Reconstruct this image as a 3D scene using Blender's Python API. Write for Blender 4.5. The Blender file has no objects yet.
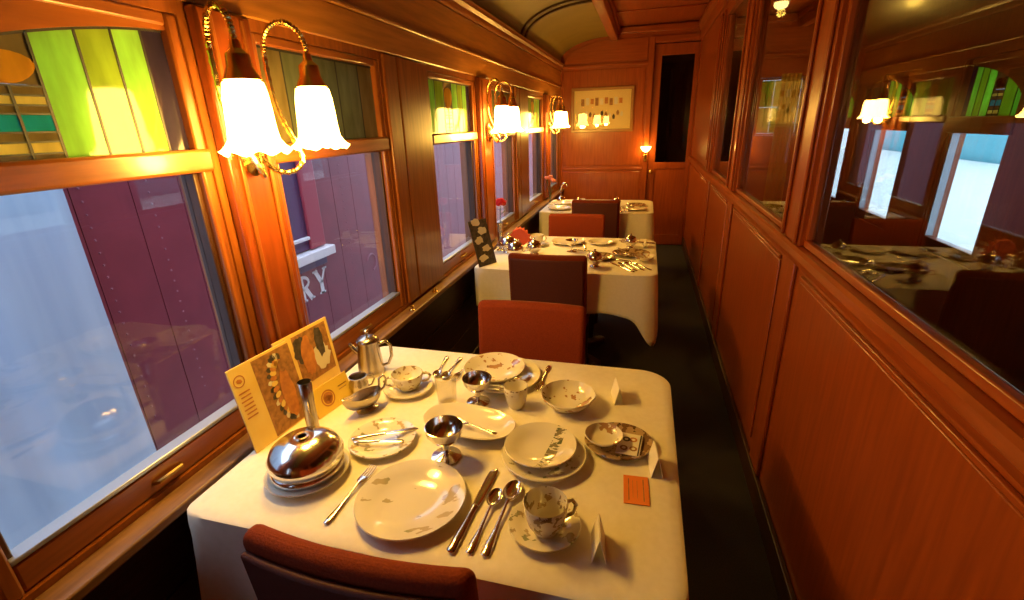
import bpy, bmesh, math, random
from mathutils import Vector, Matrix
random.seed(7)
S = bpy.context.scene
C = S.collection
PI = math.pi
# ------------------------------------------------------------------ camera
FPX = 476.8748; PITCH = -.3527; YAW = .2702; ROLL = -.0323
cam_d = bpy.data.cameras.new('camera'); cam = bpy.data.objects.new('camera', cam_d); C.objects.link(cam)
cam_d.sensor_fit = 'HORIZONTAL'; cam_d.sensor_width = 36; cam_d.lens = FPX / 1024 * 36; cam_d.clip_start = .02
_fw = Vector((-math.sin(YAW) * math.cos(PITCH), math.cos(YAW) * math.cos(PITCH), math.sin(PITCH)))
_r = Vector((math.cos(YAW), math.sin(YAW), 0)); _u = _r.cross(_fw)
_R = math.cos(ROLL) * _r + math.sin(ROLL) * _u; _U = -math.sin(ROLL) * _r + math.cos(ROLL) * _u
cam.matrix_world = Matrix(((_R.x, _U.x, -_fw.x, 1.0777), (_R.y, _U.y, -_fw.y, 0), (_R.z, _U.z, -_fw.z, 1.5646), (0, 0, 0, 1)))
S.camera = cam
# ------------------------------------------------------------------ world, exposure
SKY = 3.4; LAMP_COL = (1.0, .55, .08); LAMP_W = 9.0; SHADE_E = 46.0
w = bpy.data.worlds.new('world'); S.world = w; w.use_nodes = True
bg = w.node_tree.nodes['Background']; bg.inputs[0].default_value = (.62, .80, 1.0, 1); bg.inputs[1].default_value = SKY
S.view_settings.view_transform = 'Standard'; S.view_settings.look = 'None'
S.view_settings.exposure = 0.13; S.view_settings.gamma = 1; S.view_settings.use_curve_mapping = False

# ------------------------------------------------------------------ materials
MATS = {}
def nodes(name):
    m = bpy.data.materials.new(name); m.use_nodes = True; nt = m.node_tree; nt.nodes.clear()
    o = nt.nodes.new('ShaderNodeOutputMaterial'); MATS[name] = m
    return m, nt, o
def N(nt, t, **k):
    n = nt.nodes.new(t)
    for a, v in k.items():
        if a.startswith('i_'): n.inputs[a[2:].replace('_', ' ')].default_value = v
        else: setattr(n, a, v)
    return n
def rgba(c): return (c[0], c[1], c[2], 1)
def princ(name, col, rough=.5, metal=0, coat=0, col2=None, scale=20, stretch=(1, 1, 1), bump=0, thr=(.35, .65), sheen=0, detail=4, spec=.5):
    m, nt, o = nodes(name)
    p = N(nt, 'ShaderNodeBsdfPrincipled'); nt.links.new(p.outputs[0], o.inputs[0])
    p.inputs['Roughness'].default_value = rough; p.inputs['Metallic'].default_value = metal
    p.inputs['Coat Weight'].default_value = coat; p.inputs['Coat Roughness'].default_value = .12 if coat < .5 else .03
    p.inputs['Sheen Weight'].default_value = sheen; p.inputs['Specular IOR Level'].default_value = spec
    p.inputs['Base Color'].default_value = rgba(col)
    if col2 or bump:
        tc = N(nt, 'ShaderNodeTexCoord'); mp = N(nt, 'ShaderNodeMapping'); mp.inputs['Scale'].default_value = stretch
        nz = N(nt, 'ShaderNodeTexNoise'); nz.inputs['Scale'].default_value = scale; nz.inputs['Detail'].default_value = detail
        nt.links.new(tc.outputs['Object'], mp.inputs[0]); nt.links.new(mp.outputs[0], nz.inputs['Vector'])
        if col2:
            r = N(nt, 'ShaderNodeValToRGB'); r.color_ramp.elements[0].position = thr[0]; r.color_ramp.elements[1].position = thr[1]
            r.color_ramp.elements[0].color = rgba(col); r.color_ramp.elements[1].color = rgba(col2)
            nt.links.new(nz.outputs[0], r.inputs[0]); nt.links.new(r.outputs[0], p.inputs['Base Color'])
        if bump:
            b = N(nt, 'ShaderNodeBump'); b.inputs['Strength'].default_value = bump; b.inputs['Distance'].default_value = .002
            nt.links.new(nz.outputs[0], b.inputs['Height']); nt.links.new(b.outputs[0], p.inputs['Normal'])
    return m
def wood(name, c1, c2, rough=.3, axis='z', coat=.25, spec=.5):
    st = {'z': (9, 9, .7), 'y': (9, .7, 9), 'x': (.7, 9, 9)}[axis]
    return princ(name, c1, rough, col2=c2, scale=6, stretch=st, bump=.06, coat=coat, thr=(.3, .7), detail=6, spec=spec)
WA1, WA2 = (.19, .050, .009), (.32, .094, .017)
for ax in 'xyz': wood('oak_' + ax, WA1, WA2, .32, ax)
WB1, WB2 = (.25, .047, .008), (.36, .072, .012)
for ax in 'xyz': wood('mahogany_' + ax, WB1, WB2, .30, ax, spec=.4)
wood('post_wood', (.17, .032, .005), (.26, .053, .008), .32, 'z')
wood('lamplit_oak_y', (.34, .125, .020), (.52, .20, .034), .34, 'y')  # oak lightened for the boards above the windows: lamp glow put into the colour
for ax in 'xz': wood('varnished_mahogany_' + ax, WB1, WB2, .26, ax, coat=.7, spec=.4)
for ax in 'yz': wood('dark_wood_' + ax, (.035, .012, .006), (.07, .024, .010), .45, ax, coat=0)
wood('ledge', (.16, .075, .035), (.30, .16, .08), .45, 'y', coat=0)
princ('olive', (.19, .135, .022), .5, col2=(.24, .17, .03), scale=3)
princ('carpet', (.022, .018, .010), .95, col2=(.035, .027, .014), scale=180, bump=.4)
princ('linen', (.80, .74, .60), .8, col2=(.84, .78, .65), scale=60, bump=.08, sheen=.2)
princ('silver', (.78, .74, .68), .16, metal=1)
princ('pewter', (.42, .37, .31), .26, metal=1, col2=(.55, .49, .42), scale=12)
princ('brass', (.75, .52, .20), .22, metal=1)
princ('dark_brass', (.35, .23, .08), .35, metal=1)
princ('fabric_rust', (.17, .024, .006), .8, col2=(.22, .033, .009), scale=220, bump=.5, spec=.15)
princ('fabric_maroon', (.075, .011, .005), .7, col2=(.10, .015, .007), scale=220, bump=.3)
princ('iron', (.05, .045, .04), .4, metal=1)
princ('steel_strip', (.40, .43, .48), .35, metal=.6)
princ('lead', (.05, .05, .05), .5, metal=.7)
princ('paper_gold', (.80, .56, .13), .6, col2=(.86, .66, .22), scale=8)
princ('paper_gold_bright', (.88, .62, .10), .6)
princ('paper_cream', (.82, .76, .60), .6)
princ('ink_brown', (.24, .11, .04), .7, col2=(.45, .22, .07), scale=60)
princ('ink_dark', (.035, .028, .03), .7, col2=(.10, .08, .07), scale=50)
princ('ink_orange', (.62, .25, .06), .7, col2=(.45, .17, .05), scale=50)
princ('ink_pale', (.75, .70, .58), .7)
princ('card_orange', (.82, .22, .03), .6)
princ('ink_red', (.55, .07, .03), .7)
princ('card_white', (.82, .78, .68), .45)
princ('maroon_paint', (.20, .028, .050), .42, col2=(.24, .034, .058), scale=4)
princ('maroon_trim', (.36, .04, .07), .4)
princ('letterboard', (.10, .05, .13), .45)
princ('cream_paint', (.80, .74, .78), .5)
princ('ghost_paint', (.34, .12, .16), .5)
princ('drape', (.43, .53, .68), .9, col2=(.37, .47, .64), scale=3, stretch=(1, 4, .4))
princ('concrete', (.62, .63, .60), .9, col2=(.70, .71, .68), scale=2)
princ('ballast', (.10, .10, .10), .95)
princ('hall_white', (.86, .88, .84), .8)
princ('hall_teal', (.12, .42, .50), .8)
princ('rose_red', (.60, .006, .012), .5)
princ('leaf', (.05, .12, .03), .6)
princ('curtain_cloth', (.62, .56, .04), .8)
princ('petal_pink', (.80, .22, .14), .6)
princ('picture_paper', (.80, .62, .25), .6)
princ('frame_gold', (.30, .13, .03), .35, coat=.3)
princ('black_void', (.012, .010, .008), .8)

def china(name, base, ink, ink2, scale, thr, r0, r1, stretch=(1, 1, 1)):
    """glazed china with a printed decoration kept to a ring between r0 and r1 metres"""
    m, nt, o = nodes(name); p = N(nt, 'ShaderNodeBsdfPrincipled'); nt.links.new(p.outputs[0], o.inputs[0])
    p.inputs['Roughness'].default_value = .12; p.inputs['Coat Weight'].default_value = .4
    tc = N(nt, 'ShaderNodeTexCoord'); mp = N(nt, 'ShaderNodeMapping'); mp.inputs['Scale'].default_value = stretch
    nz = N(nt, 'ShaderNodeTexNoise'); nz.inputs['Scale'].default_value = scale; nz.inputs['Detail'].default_value = 3
    nt.links.new(tc.outputs['Object'], mp.inputs[0]); nt.links.new(mp.outputs[0], nz.inputs['Vector'])
    sx = N(nt, 'ShaderNodeSeparateXYZ'); nt.links.new(tc.outputs['Object'], sx.inputs[0])
    def mth(op, a, b=None):
        n = N(nt, 'ShaderNodeMath', operation=op)
        for i, v in enumerate((a, b)):
            if v is None: continue
            if isinstance(v, (int, float)): n.inputs[i].default_value = v
            else: nt.links.new(v, n.inputs[i])
        return n.outputs[0]
    rad = mth('SQRT', mth('ADD', mth('MULTIPLY', sx.outputs[0], sx.outputs[0]), mth('MULTIPLY', sx.outputs[1], sx.outputs[1])))
    mask = mth('MULTIPLY', mth('MULTIPLY', mth('GREATER_THAN', rad, r0), mth('LESS_THAN', rad, r1)), mth('GREATER_THAN', nz.outputs[0], thr))
    nz2 = N(nt, 'ShaderNodeTexNoise'); nz2.inputs['Scale'].default_value = scale * .6; nt.links.new(tc.outputs['Object'], nz2.inputs['Vector'])
    r = N(nt, 'ShaderNodeValToRGB'); r.color_ramp.elements[0].position = .45; r.color_ramp.elements[1].position = .55
    r.color_ramp.elements[0].color = rgba(ink); r.color_ramp.elements[1].color = rgba(ink2); nt.links.new(nz2.outputs[0], r.inputs[0])
    mx = N(nt, 'ShaderNodeMix', data_type='RGBA'); mx.inputs[6].default_value = rgba(base)
    nt.links.new(mask, mx.inputs[0]); nt.links.new(r.outputs[0], mx.inputs[7]); nt.links.new(mx.outputs[2], p.inputs['Base Color'])
    return m
CREAM = (.76, .71, .58)
china('china_plain', CREAM, CREAM, CREAM, 10, 2, 0, .001)
china('china_scene', CREAM, (.30, .33, .17), (.50, .42, .25), 16, .63, .04, .115, (1, 2.2, 1))
china('china_floral', CREAM, (.20, .12, .06), (.43, .24, .11), 34, .595, .03, .098)
china('china_band', CREAM, (.26, .28, .16), (.42, .33, .19), 46, .60, .038, .10)
china('china_brown', (.42, .30, .18), (.10, .06, .03), (.18, .10, .05), 45, .52, 0, .2)
china('china_cup', CREAM, (.24, .17, .09), (.40, .27, .14), 60, .575, .035, .2)

def schlick(nt, f0):
    lw = N(nt, 'ShaderNodeLayerWeight'); lw.inputs[0].default_value = .5
    p = N(nt, 'ShaderNodeMath', operation='POWER'); nt.links.new(lw.outputs['Facing'], p.inputs[0]); p.inputs[1].default_value = 5
    a = N(nt, 'ShaderNodeMath', operation='MULTIPLY_ADD'); nt.links.new(p.outputs[0], a.inputs[0]); a.inputs[1].default_value = 1 - f0; a.inputs[2].default_value = f0
    return a.outputs[0]
def china_stripe(name):
    m = china(name, CREAM, (.10, .13, .07), (.22, .19, .11), 55, .50, 0, .5, (1, 2.5, 1)); nt = m.node_tree
    mx = next(n for n in nt.nodes if n.bl_idname == 'ShaderNodeMix'); sx = next(n for n in nt.nodes if n.bl_idname == 'ShaderNodeSeparateXYZ')
    old = mx.inputs[0].links[0].from_socket; prev = old
    for op, v in (('GREATER_THAN', .018), ('LESS_THAN', .046)):
        g = N(nt, 'ShaderNodeMath', operation=op); nt.links.new(sx.outputs[0], g.inputs[0]); g.inputs[1].default_value = v
        k = N(nt, 'ShaderNodeMath', operation='MULTIPLY'); nt.links.new(prev, k.inputs[0]); nt.links.new(g.outputs[0], k.inputs[1]); prev = k.outputs[0]
    nt.links.new(prev, mx.inputs[0])
china_stripe('china_stripe')
def glass(name, tint=(1, 1, 1), f0=.04, rough=0.0):
    m, nt, o = nodes(name)
    t = N(nt, 'ShaderNodeBsdfTransparent'); t.inputs[0].default_value = rgba(tint)
    g = N(nt, 'ShaderNodeBsdfGlossy'); g.inputs['Roughness'].default_value = rough
    x = N(nt, 'ShaderNodeMixShader'); nt.links.new(schlick(nt, f0), x.inputs[0]); nt.links.new(t.outputs[0], x.inputs[1]); nt.links.new(g.outputs[0], x.inputs[2])
    nt.links.new(x.outputs[0], o.inputs[0]); return m
glass('window_glass', (.97, .97, 1), .04)
glass('smoked_glass', (.80, .83, .80), .05)
glass('door_glass', (.40, .38, .34), .04)
glass('tumbler_glass', (.93, .92, .88), .05)
def stained(name, col):
    m, nt, o = nodes(name)
    tc = N(nt, 'ShaderNodeTexCoord'); nz = N(nt, 'ShaderNodeTexNoise'); nz.inputs['Scale'].default_value = 9; nz.inputs['Detail'].default_value = 3
    mp = N(nt, 'ShaderNodeMapping'); mp.inputs['Scale'].default_value = (3, 3, .8); nt.links.new(tc.outputs['Object'], mp.inputs[0]); nt.links.new(mp.outputs[0], nz.inputs['Vector'])
    r = N(nt, 'ShaderNodeValToRGB'); r.color_ramp.elements[0].position = .3; r.color_ramp.elements[1].position = .7
    r.color_ramp.elements[0].color = rgba([c * .75 for c in col]); r.color_ramp.elements[1].color = rgba([min(1, c * 1.15) for c in col]); nt.links.new(nz.outputs[0], r.inputs[0])
    d = N(nt, 'ShaderNodeBsdfDiffuse'); t = N(nt, 'ShaderNodeBsdfTranslucent'); nt.links.new(r.outputs[0], d.inputs[0]); nt.links.new(r.outputs[0], t.inputs[0])
    x = N(nt, 'ShaderNodeMixShader'); x.inputs[0].default_value = .6; nt.links.new(d.outputs[0], x.inputs[1]); nt.links.new(t.outputs[0], x.inputs[2])
    g = N(nt, 'ShaderNodeBsdfGlossy'); g.inputs['Roughness'].default_value = .08; b = N(nt, 'ShaderNodeBump'); b.inputs['Strength'].default_value = .15; b.inputs['Distance'].default_value = .003; nt.links.new(nz.outputs[0], b.inputs['Height']); nt.links.new(b.outputs[0], g.inputs['Normal'])
    y = N(nt, 'ShaderNodeMixShader'); nt.links.new(schlick(nt, .06), y.inputs[0]); nt.links.new(x.outputs[0], y.inputs[1]); nt.links.new(g.outputs[0], y.inputs[2]); nt.links.new(y.outputs[0], o.inputs[0])
stained('stained_green', (.38, .74, .14)); stained('stained_olive', (.40, .56, .07)); stained('stained_amber', (.85, .45, .06))
stained('stained_teal', (.02, .42, .40)); stained('stained_yellow', (.80, .66, .20)); stained('stained_smoke', (.26, .20, .09)); stained('stained_violet', (.05, .035, .09))
stained('stained_grey', (.20, .22, .13))
def emit(name, col, s):
    m, nt, o = nodes(name); e = N(nt, 'ShaderNodeEmission'); e.inputs[0].default_value = rgba(col); e.inputs[1].default_value = s; nt.links.new(e.outputs[0], o.inputs[0])
emit('lit_globe', (1.0, .70, .22), 6)
emit('lit_shade', (1.0, .57, .10), SHADE_E)

# ------------------------------------------------------------------ mesh helpers
class MB:
    def __init__(s): s.v = []; s.f = []
    def add(s, v, f):
        n = len(s.v); s.v += [tuple(p) for p in v]; s.f += [tuple(i + n for i in q) for q in f]; return s
    def box(s, x0, x1, y0, y1, z0, z1):
        return s.add([(x0, y0, z0), (x1, y0, z0), (x1, y1, z0), (x0, y1, z0), (x0, y0, z1), (x1, y0, z1), (x1, y1, z1), (x0, y1, z1)],
                     [(0, 3, 2, 1), (4, 5, 6, 7), (0, 1, 5, 4), (1, 2, 6, 5), (2, 3, 7, 6), (3, 0, 4, 7)])
    def loft(s, rings, cap0=True, cap1=True, closed=False):
        n = len(rings[0]); v = [p for r in rings for p in r]; f = []
        m = len(rings)
        for i in range(m if closed else m - 1):
            for j in range(n):
                a = i * n + j; b = i * n + (j + 1) % n; c = ((i + 1) % m) * n + (j + 1) % n; d = ((i + 1) % m) * n + j
                f.append((a, b, c, d))
        if not closed:
            if cap0: f.append(tuple(range(n - 1, -1, -1)))
            if cap1: f.append(tuple(range((m - 1) * n, m * n)))
        return s.add(v, f)
    def lathe(s, prof, n=32, sx=1, sy=1, wav=None, c=(0, 0, 0), ring=False):
        rings = []
        for k, (r, z) in enumerate(prof):
            pts = []
            for j in range(n):
                a = 2 * PI * j / n; rr = max(r, 1e-5); zz = z
                if wav: rr, zz = wav(k, a, rr, zz)
                pts.append((c[0] + rr * math.cos(a) * sx, c[1] + rr * math.sin(a) * sy, c[2] + zz))
            rings.append(pts)
        return s.loft(rings, prof[0][0] > 0, prof[-1][0] > 0, closed=ring)
    def tube(s, pts, r, n=8):
        pts = [Vector(p) for p in pts]; rings = []; up = Vector((0, 0, 1)); prev = None
        for i, p in enumerate(pts):
            t = (pts[min(i + 1, len(pts) - 1)] - pts[max(i - 1, 0)]).normalized()
            if prev is None: a = t.orthogonal().normalized()
            else: a = (prev - t * prev.dot(t)).normalized()
            prev = a; b = t.cross(a); rr = r[i] if isinstance(r, (list, tuple)) else r
            rings.append([p + rr * (math.cos(2 * PI * k / n) * a + math.sin(2 * PI * k / n) * b) for k in range(n)])
        return s.loft(rings)
    def prism(s, poly, a0, a1, axis='x'):
        """poly: 2D points; extruded along axis from a0 to a1 (x: poly is (y,z); y: (x,z); z: (x,y))"""
        def P(q, a): return {'x': (a, q[0], q[1]), 'y': (q[0], a, q[1]), 'z': (q[0], q[1], a)}[axis]
        return s.loft([[P(q, a0) for q in poly], [P(q, a1) for q in poly]])
    def strip(s, st):
        """st: list of (y, z, halfwidth, thickness, x)"""
        rings = []
        for q in st:
            y, z, h, t = q[:4]; x = q[4] if len(q) > 4 else 0
            rings.append([(x + h, y, z), (x + h * .55, y, z + t), (x - h * .55, y, z + t), (x - h, y, z), (x - h * .55, y, z - t * .6), (x + h * .55, y, z - t * .6)])
        return s.loft(rings)
    def mesh(s, name, mat, smooth=35):
        me = bpy.data.meshes.new(name); me.from_pydata(s.v, [], s.f)
        bm = bmesh.new(); bm.from_mesh(me); bmesh.ops.remove_doubles(bm, verts=bm.verts, dist=2e-5); bmesh.ops.recalc_face_normals(bm, faces=bm.faces); bm.to_mesh(me); bm.free()
        me.materials.append(MATS[mat])
        if smooth:
            me.polygons.foreach_set('use_smooth', [True] * len(me.polygons)); me.set_sharp_from_angle(angle=math.radians(smooth))
        return me
def link(name, me, parent=None, loc=(0, 0, 0), rot=(0, 0, 0), bevel=0, seg=2):
    o = bpy.data.objects.new(name, me); C.objects.link(o); o.parent = parent; o.location = loc; o.rotation_euler = rot
    if bevel:
        b = o.modifiers.new('bevel', 'BEVEL'); b.width = bevel; b.segments = seg; b.limit_method = 'ANGLE'; b.angle_limit = math.radians(40)
    return o
CACHE = {}
def shared(key, fn):
    if key not in CACHE: CACHE[key] = fn()
    return CACHE[key]
def tag(o, label, cat, group=None):
    o['label'] = label; o['category'] = cat
    if group: o['group'] = group
    return o
def thing(name, label, cat, loc=(0, 0, 0), rz=0, group=None):
    o = bpy.data.objects.new(name, None); C.objects.link(o); o.location = loc; o.rotation_euler = (0, 0, rz); o.empty_display_size = .05
    return tag(o, label, cat, group)
def struct(name, mb=None, mat=None, bevel=0):
    if mb is None:
        o = bpy.data.objects.new(name, None); C.objects.link(o)
    else: o = link(name, mb.mesh(name, mat), bevel=bevel)
    o['kind'] = 'structure'; return o
def part(name, mb, mat, parent, bevel=0, smooth=35, loc=(0, 0, 0), rot=(0, 0, 0), label=None):
    o = link(name, mb.mesh(name, mat, smooth), parent, loc, rot, bevel)
    if label: o['label'] = label
    return o
def bx(*a): return MB().box(*a)

# ------------------------------------------------------------------ the car: shell
W = 1.635; Y0 = -1.6; Y1 = 6.474; XR = 2.80
struct('floor', bx(-.12, XR + .1, Y0 - .1, Y1 + .1, -.06, 0).box(.8, 2.2, Y1 + .1, 7.8, -.06, 0), 'carpet')
# openings in the left wall: (y0, y1, kind)
LW = [(-1.75 + .85, -.20, 'B'), (.36, 1.035, 'A'), (1.25, 1.96, 'B'), (2.42, 3.14, 'A'), (3.44, 4.14, 'B'), (4.63, 5.36, 'A'), (5.64, 6.34, 'B')]
ZS, ZM0, ZM1, ZT = .755, 1.475, 1.53, 1.83
wl = MB(); wl.box(-.12, 0, Y0, Y1, 0, ZS); wl.box(-.12, 0, Y0, Y1, ZT, 2.26)
prev = Y0
for a, b, k in LW: wl.box(-.12, 0, prev, a, ZS, ZT); prev = b
wl.box(-.12, 0, prev, Y1, ZS, ZT)
wall_l = struct('wall_left', wl, 'oak_z')
# dark wainscot boards below the ledge
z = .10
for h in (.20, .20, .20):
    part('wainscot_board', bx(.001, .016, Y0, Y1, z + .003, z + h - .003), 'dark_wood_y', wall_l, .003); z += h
# header boards and pilaster boards
part('header_board', bx(.001, .014, Y0, Y1, 1.86, 1.97), 'lamplit_oak_y', wall_l, .004)
part('header_bead', bx(.001, .024, Y0, Y1, 1.972, 1.988), 'lamplit_oak_y', wall_l, .005)
part('frieze_board', bx(.001, .010, Y0, Y1, 1.99, 2.16), 'lamplit_oak_y', wall_l, .003)
for a, b in ((-.17, .335), (1.975, 2.085), (2.095, 2.405), (4.155, 4.275), (4.285, 4.605), (6.36, 6.44)):
    part('pilaster_board', bx(.001, .016, a, b, .76, 1.855), 'oak_z', wall_l, .006)
for a, b in ((1.055, 1.230), (3.16, 3.42), (5.38, 5.62)):
    part('sconce_post', bx(.001, .034, a, b, .76, 1.855), 'post_wood', wall_l, .008)
    part('post_bead', bx(.034, .042, a + .03, a + .042, .78, 1.84), 'oak_z', wall_l, .003)
    part('post_bead', bx(.034, .042, b - .042, b - .03, .78, 1.84), 'oak_z', wall_l, .003)
struct('trim_1', MB().prism([(.001, 2.165), (.020, 2.165), (.030, 2.18), (.030, 2.20), (.048, 2.215), (.048, 2.23), (.055, 2.24), (.001, 2.255)], Y0, Y1, 'y'), 'oak_y')
struct('trim_2', bx(.001, .066, Y0, Y1, .715, .742), 'ledge', .005)
for yy in (1.93, 2.20): part('brass_catch', MB().lathe([(0, 0), (.014, 0), (.014, .004), (.007, .009), (.007, .016), (.010, .022), (0, .026)], 14), 'brass', wall_l, loc=(.045, yy, .7425))
struct('baseboard_left', bx(.001, .022, Y0, Y1, .001, .098), 'dark_wood_y', .004)

# ------------------------------------------------------------------ windows
def arch_z(y, a, b, flip=False):
    s = (b - y) / (b - a); s = 1 - s if flip else s
    s = max(0, min(1, s))
    return 1.555 + .238 * math.sqrt(max(0, 1 - s ** 1.5))
def stained_unit(win, a, b, x, arch, dim=False):
    ld = MB()
    """leaded pieces of the upper light; pieces run along y from a to b at depth x"""
    t = .003
    z0 = ZM1 - .004
    topf = (lambda y: arch_z(y, a, b)) if arch else (lambda y: ZT - .03)
    L = b - a
    if dim: cuts = [(0, .18, 'stained_smoke'), (.18, .40, 'stained_grey'), (.40, .62, 'stained_grey'), (.62, .84, 'stained_grey'), (.84, 1, 'stained_smoke')]
    else: cuts = [(.0, .17, 'stained_green'), (.17, .36, 'stained_olive'), (.54, .68, 'stained_green'), (.68, .80, 'stained_olive'), (.80, .91, 'stained_green'), (.91, 1.0, 'stained_violet')]
    for c0, c1, m in cuts:
        y0, y1 = a + c0 * L + .002, a + c1 * L - .002; n = 8
        poly = [(y0, z0), (y1, z0)] + [(y1 + (y0 - y1) * i / n, max(z0 + .004, topf(y1 + (y0 - y1) * i / n) - .002)) for i in range(n + 1)]
        part('stained_pane', MB().prism(poly, x - t, x + t, 'x'), m, win)
    if not dim:
        y0, y1 = a + .36 * L + .002, a + .54 * L - .002; ym = (y0 + y1) / 2
        rows = [(z0, z0 + .012, 'stained_smoke'), (z0 + .015, z0 + .033, 'stained_yellow'), (z0 + .036, z0 + .050, 'stained_smoke'), (z0 + .053, z0 + .082, 'stained_teal'), (z0 + .085, z0 + .097, 'stained_smoke'), (z0 + .10, z0 + .114, 'stained_yellow'), (z0 + .117, z0 + .13, 'stained_smoke')]
        for p, q, m in rows:
            for u0, u1 in ((y0, ym - .002), (ym + .002, y1)): part('stained_pane', bx(x - t, x + t, u0, u1, p, q), m, win)
            ld.box(x - .004, x + .0042, y0 - .002, y1 + .002, q - .0002, q + .0032)
        ld.box(x - .0042, x + .0045, ym - .0025, ym + .0025, z0, z0 + .133)
        hw = (y1 - y0) / 2; zb = z0 + .134; H = min(.11, topf(y0) - .006 - zb)
        sh = [(ym + hw * .95 * math.sin(i * 2 * PI / 20) * (1 - .25 * math.cos(i * 2 * PI / 20)), zb + H * (.5 - .5 * math.cos(i * 2 * PI / 20))) for i in range(20)]
        part('stained_pane', MB().prism(sh, x - t, x + t + .002, 'x'), 'stained_amber', win)
        poly = [(y0, zb), (y1, zb)] + [(y1 + (y0 - y1) * i / 6, topf(y1 + (y0 - y1) * i / 6) - .002) for i in range(7)]
        part('stained_pane', MB().prism(poly, x - t, x + t - .0015, 'x'), 'stained_smoke', win)
    for y in [a + c0 * L for c0, c1, m in cuts[1:]] + ([] if dim else [a + .36 * L]):
        ld.box(x - .004, x + .004, y - .0026, y + .0026, z0, max(z0 + .01, topf(y)))
    tp = [(a + L * i / 24, topf(a + L * i / 24)) for i in range(25)]
    ld.prism([(p, q + .002) for p, q in tp] + [(p, q - .005) for p, q in reversed(tp)], x - .004, x + .004, 'x')
    part('lead_came', ld, 'lead', win)
    if arch:
        n = 16; poly = [(b, ZT), (a, ZT)] + [(a + (b - a) * i / n, topf(a + (b - a) * i / n)) for i in range(n + 1)]
        part('arched_head', MB().prism(poly, x - .012, x + .016, 'x'), 'oak_y' if x < 1 else 'mahogany_y', win)
for i, (a, b, k) in enumerate(LW):
    wn = struct('window_%d' % (i + 1)); st = .032; xi = -.035
    fr = MB(); fr.box(-.075, -.002, a + .001, a + st, ZS + .001, ZT - .001); fr.box(-.075, -.002, b - st, b - .001, ZS + .001, ZT - .001)
    part('window_frame', fr, 'oak_z', wn, .006)
    part('mid_rail', bx(-.07, .012, a + .002, b - .002, ZM0, ZM1), 'oak_y', wn, .008)
    part('top_rail', bx(-.07, -.004, a + st, b - st, ZT - .028, ZT - .001), 'oak_y', wn, .005)
    sb = MB(); sb.box(-.06, -.008, a + st, b - st, ZS + .001, .822)
    part('bottom_rail', sb, 'oak_y', wn, .006)
    part('sash_stile', bx(-.062, -.02, a + st, a + st + .014, .824, ZM0 - .002), 'dark_wood_z', wn, .003)
    part('sash_stile', bx(-.062, -.02, b - st - .014, b - st, .824, ZM0 - .002), 'dark_wood_z', wn, .003)
    part('metal_sill_strip', bx(-.045, -.006, a + st, b - st, .823, .834), 'steel_strip', wn, .003)
    part('glass_pane', bx(-.050, -.046, a + st + .014, b - st - .014, .834, ZM0 - .001), 'window_glass', wn)
    if k == 'A' : stained_unit(wn, a + st, b - st, -.026, i == 1)
    else: stained_unit(wn, a + st, b - st, -.026, False, True)
    hp = MB().tube([(-.008, (a + b) / 2 - .035, .786), (.004, (a + b) / 2 - .030, .788), (.006, (a + b) / 2, .789), (.004, (a + b) / 2 + .030, .788), (-.008, (a + b) / 2 + .035, .786)], .006)
    part('sash_pull', hp, 'dark_brass', wn)

# ------------------------------------------------------------------ ceiling: olive vault, beam and boarded deck
vp = [(.62 - .62 * math.cos(i * PI / 2 / 16), 2.255 + .255 * math.sin(i * PI / 2 / 16)) for i in range(17)]
ceil = struct('ceiling', MB().box(.62, XR + .1, Y0, Y1 + .1, 2.60, 2.66).box(.8, 2.2, Y1 + .1, 7.8, 2.60, 2.66), 'mahogany_y')
part('vault', MB().prism([(-.12, 2.26), (-.02, 2.26)] + vp + [(.62, 2.66), (-.12, 2.66)], Y0, Y1, 'y'), 'olive', ceil, smooth=60, label='olive green painted vault')
part('deck_beam', bx(.60, .69, Y0, Y1, 2.455, 2.5995), 'mahogany_y', ceil, .008)
part('deck_moulding', bx(.6905, .715, Y0, Y1, 2.545, 2.5995), 'mahogany_y', ceil, .006)
for y in (2.22, 2.36, 4.42, 4.56):
    rib_o = [(x, z) for x, z in vp]; rib_i = [(.62 - .604 * math.cos(i * PI / 2 / 16), 2.255 + .238 * math.sin(i * PI / 2 / 16)) for i in range(16, -1, -1)]
    part('vault_rib', MB().prism(rib_o + rib_i, y, y + .035, 'y'), 'dark_wood_y', ceil, smooth=60)
for y in (0.8, 2.0, 3.2, 4.4, 5.6):
    part('deck_batten', bx(.716, W - .03, y, y + .03, 2.588, 2.5995), 'mahogany_x', ceil, .004)

# ------------------------------------------------------------------ end wall with door
we = MB(); we.box(-.12, 1.12, Y1, Y1 + .10, 0, 2.66); we.box(1.12, XR + .1, Y1, Y1 + .10, 2.40, 2.66); we.box(1.62, 2.30, Y1, Y1 + .10, 0, 2.40); we.box(2.76, XR + .1, Y1, Y1 + .10, 0, 2.40); we.box(2.30, 2.76, Y1, Y1 + .10, 0, 1.35); we.box(2.30, 2.76, Y1, Y1 + .10, 1.97, 2.40)
wall_e = struct('wall_far', we, 'mahogany_x')
def fp(name, x0, x1, z0, z1, d=.014, mat='mahogany_z', bev=.004, d0=.0005): return part(name, bx(x0, x1, Y1 - d, Y1 - d0, z0, z1), mat, wall_e, bev)
fp('panel_rail', .001, 1.05, 2.185, 2.215, .022, 'mahogany_x'); fp('panel_rail', .001, 1.05, .975, 1.0, .012, 'mahogany_x')
fp('wall_panel', .04, 1.03, 1.03, 2.16, .008, 'varnished_mahogany_z'); fp('wall_panel', .04, 1.03, .16, .95, .008, 'varnished_mahogany_z')
fp('door_casing', 1.055, 1.115, .001, 2.47, .03); fp('door_head', 1.116, 1.62, 2.41, 2.47, .024, 'mahogany_x')
fp('cove_moulding', .72, W - .001, 2.52, 2.585, .05, 'mahogany_x', .008)
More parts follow.
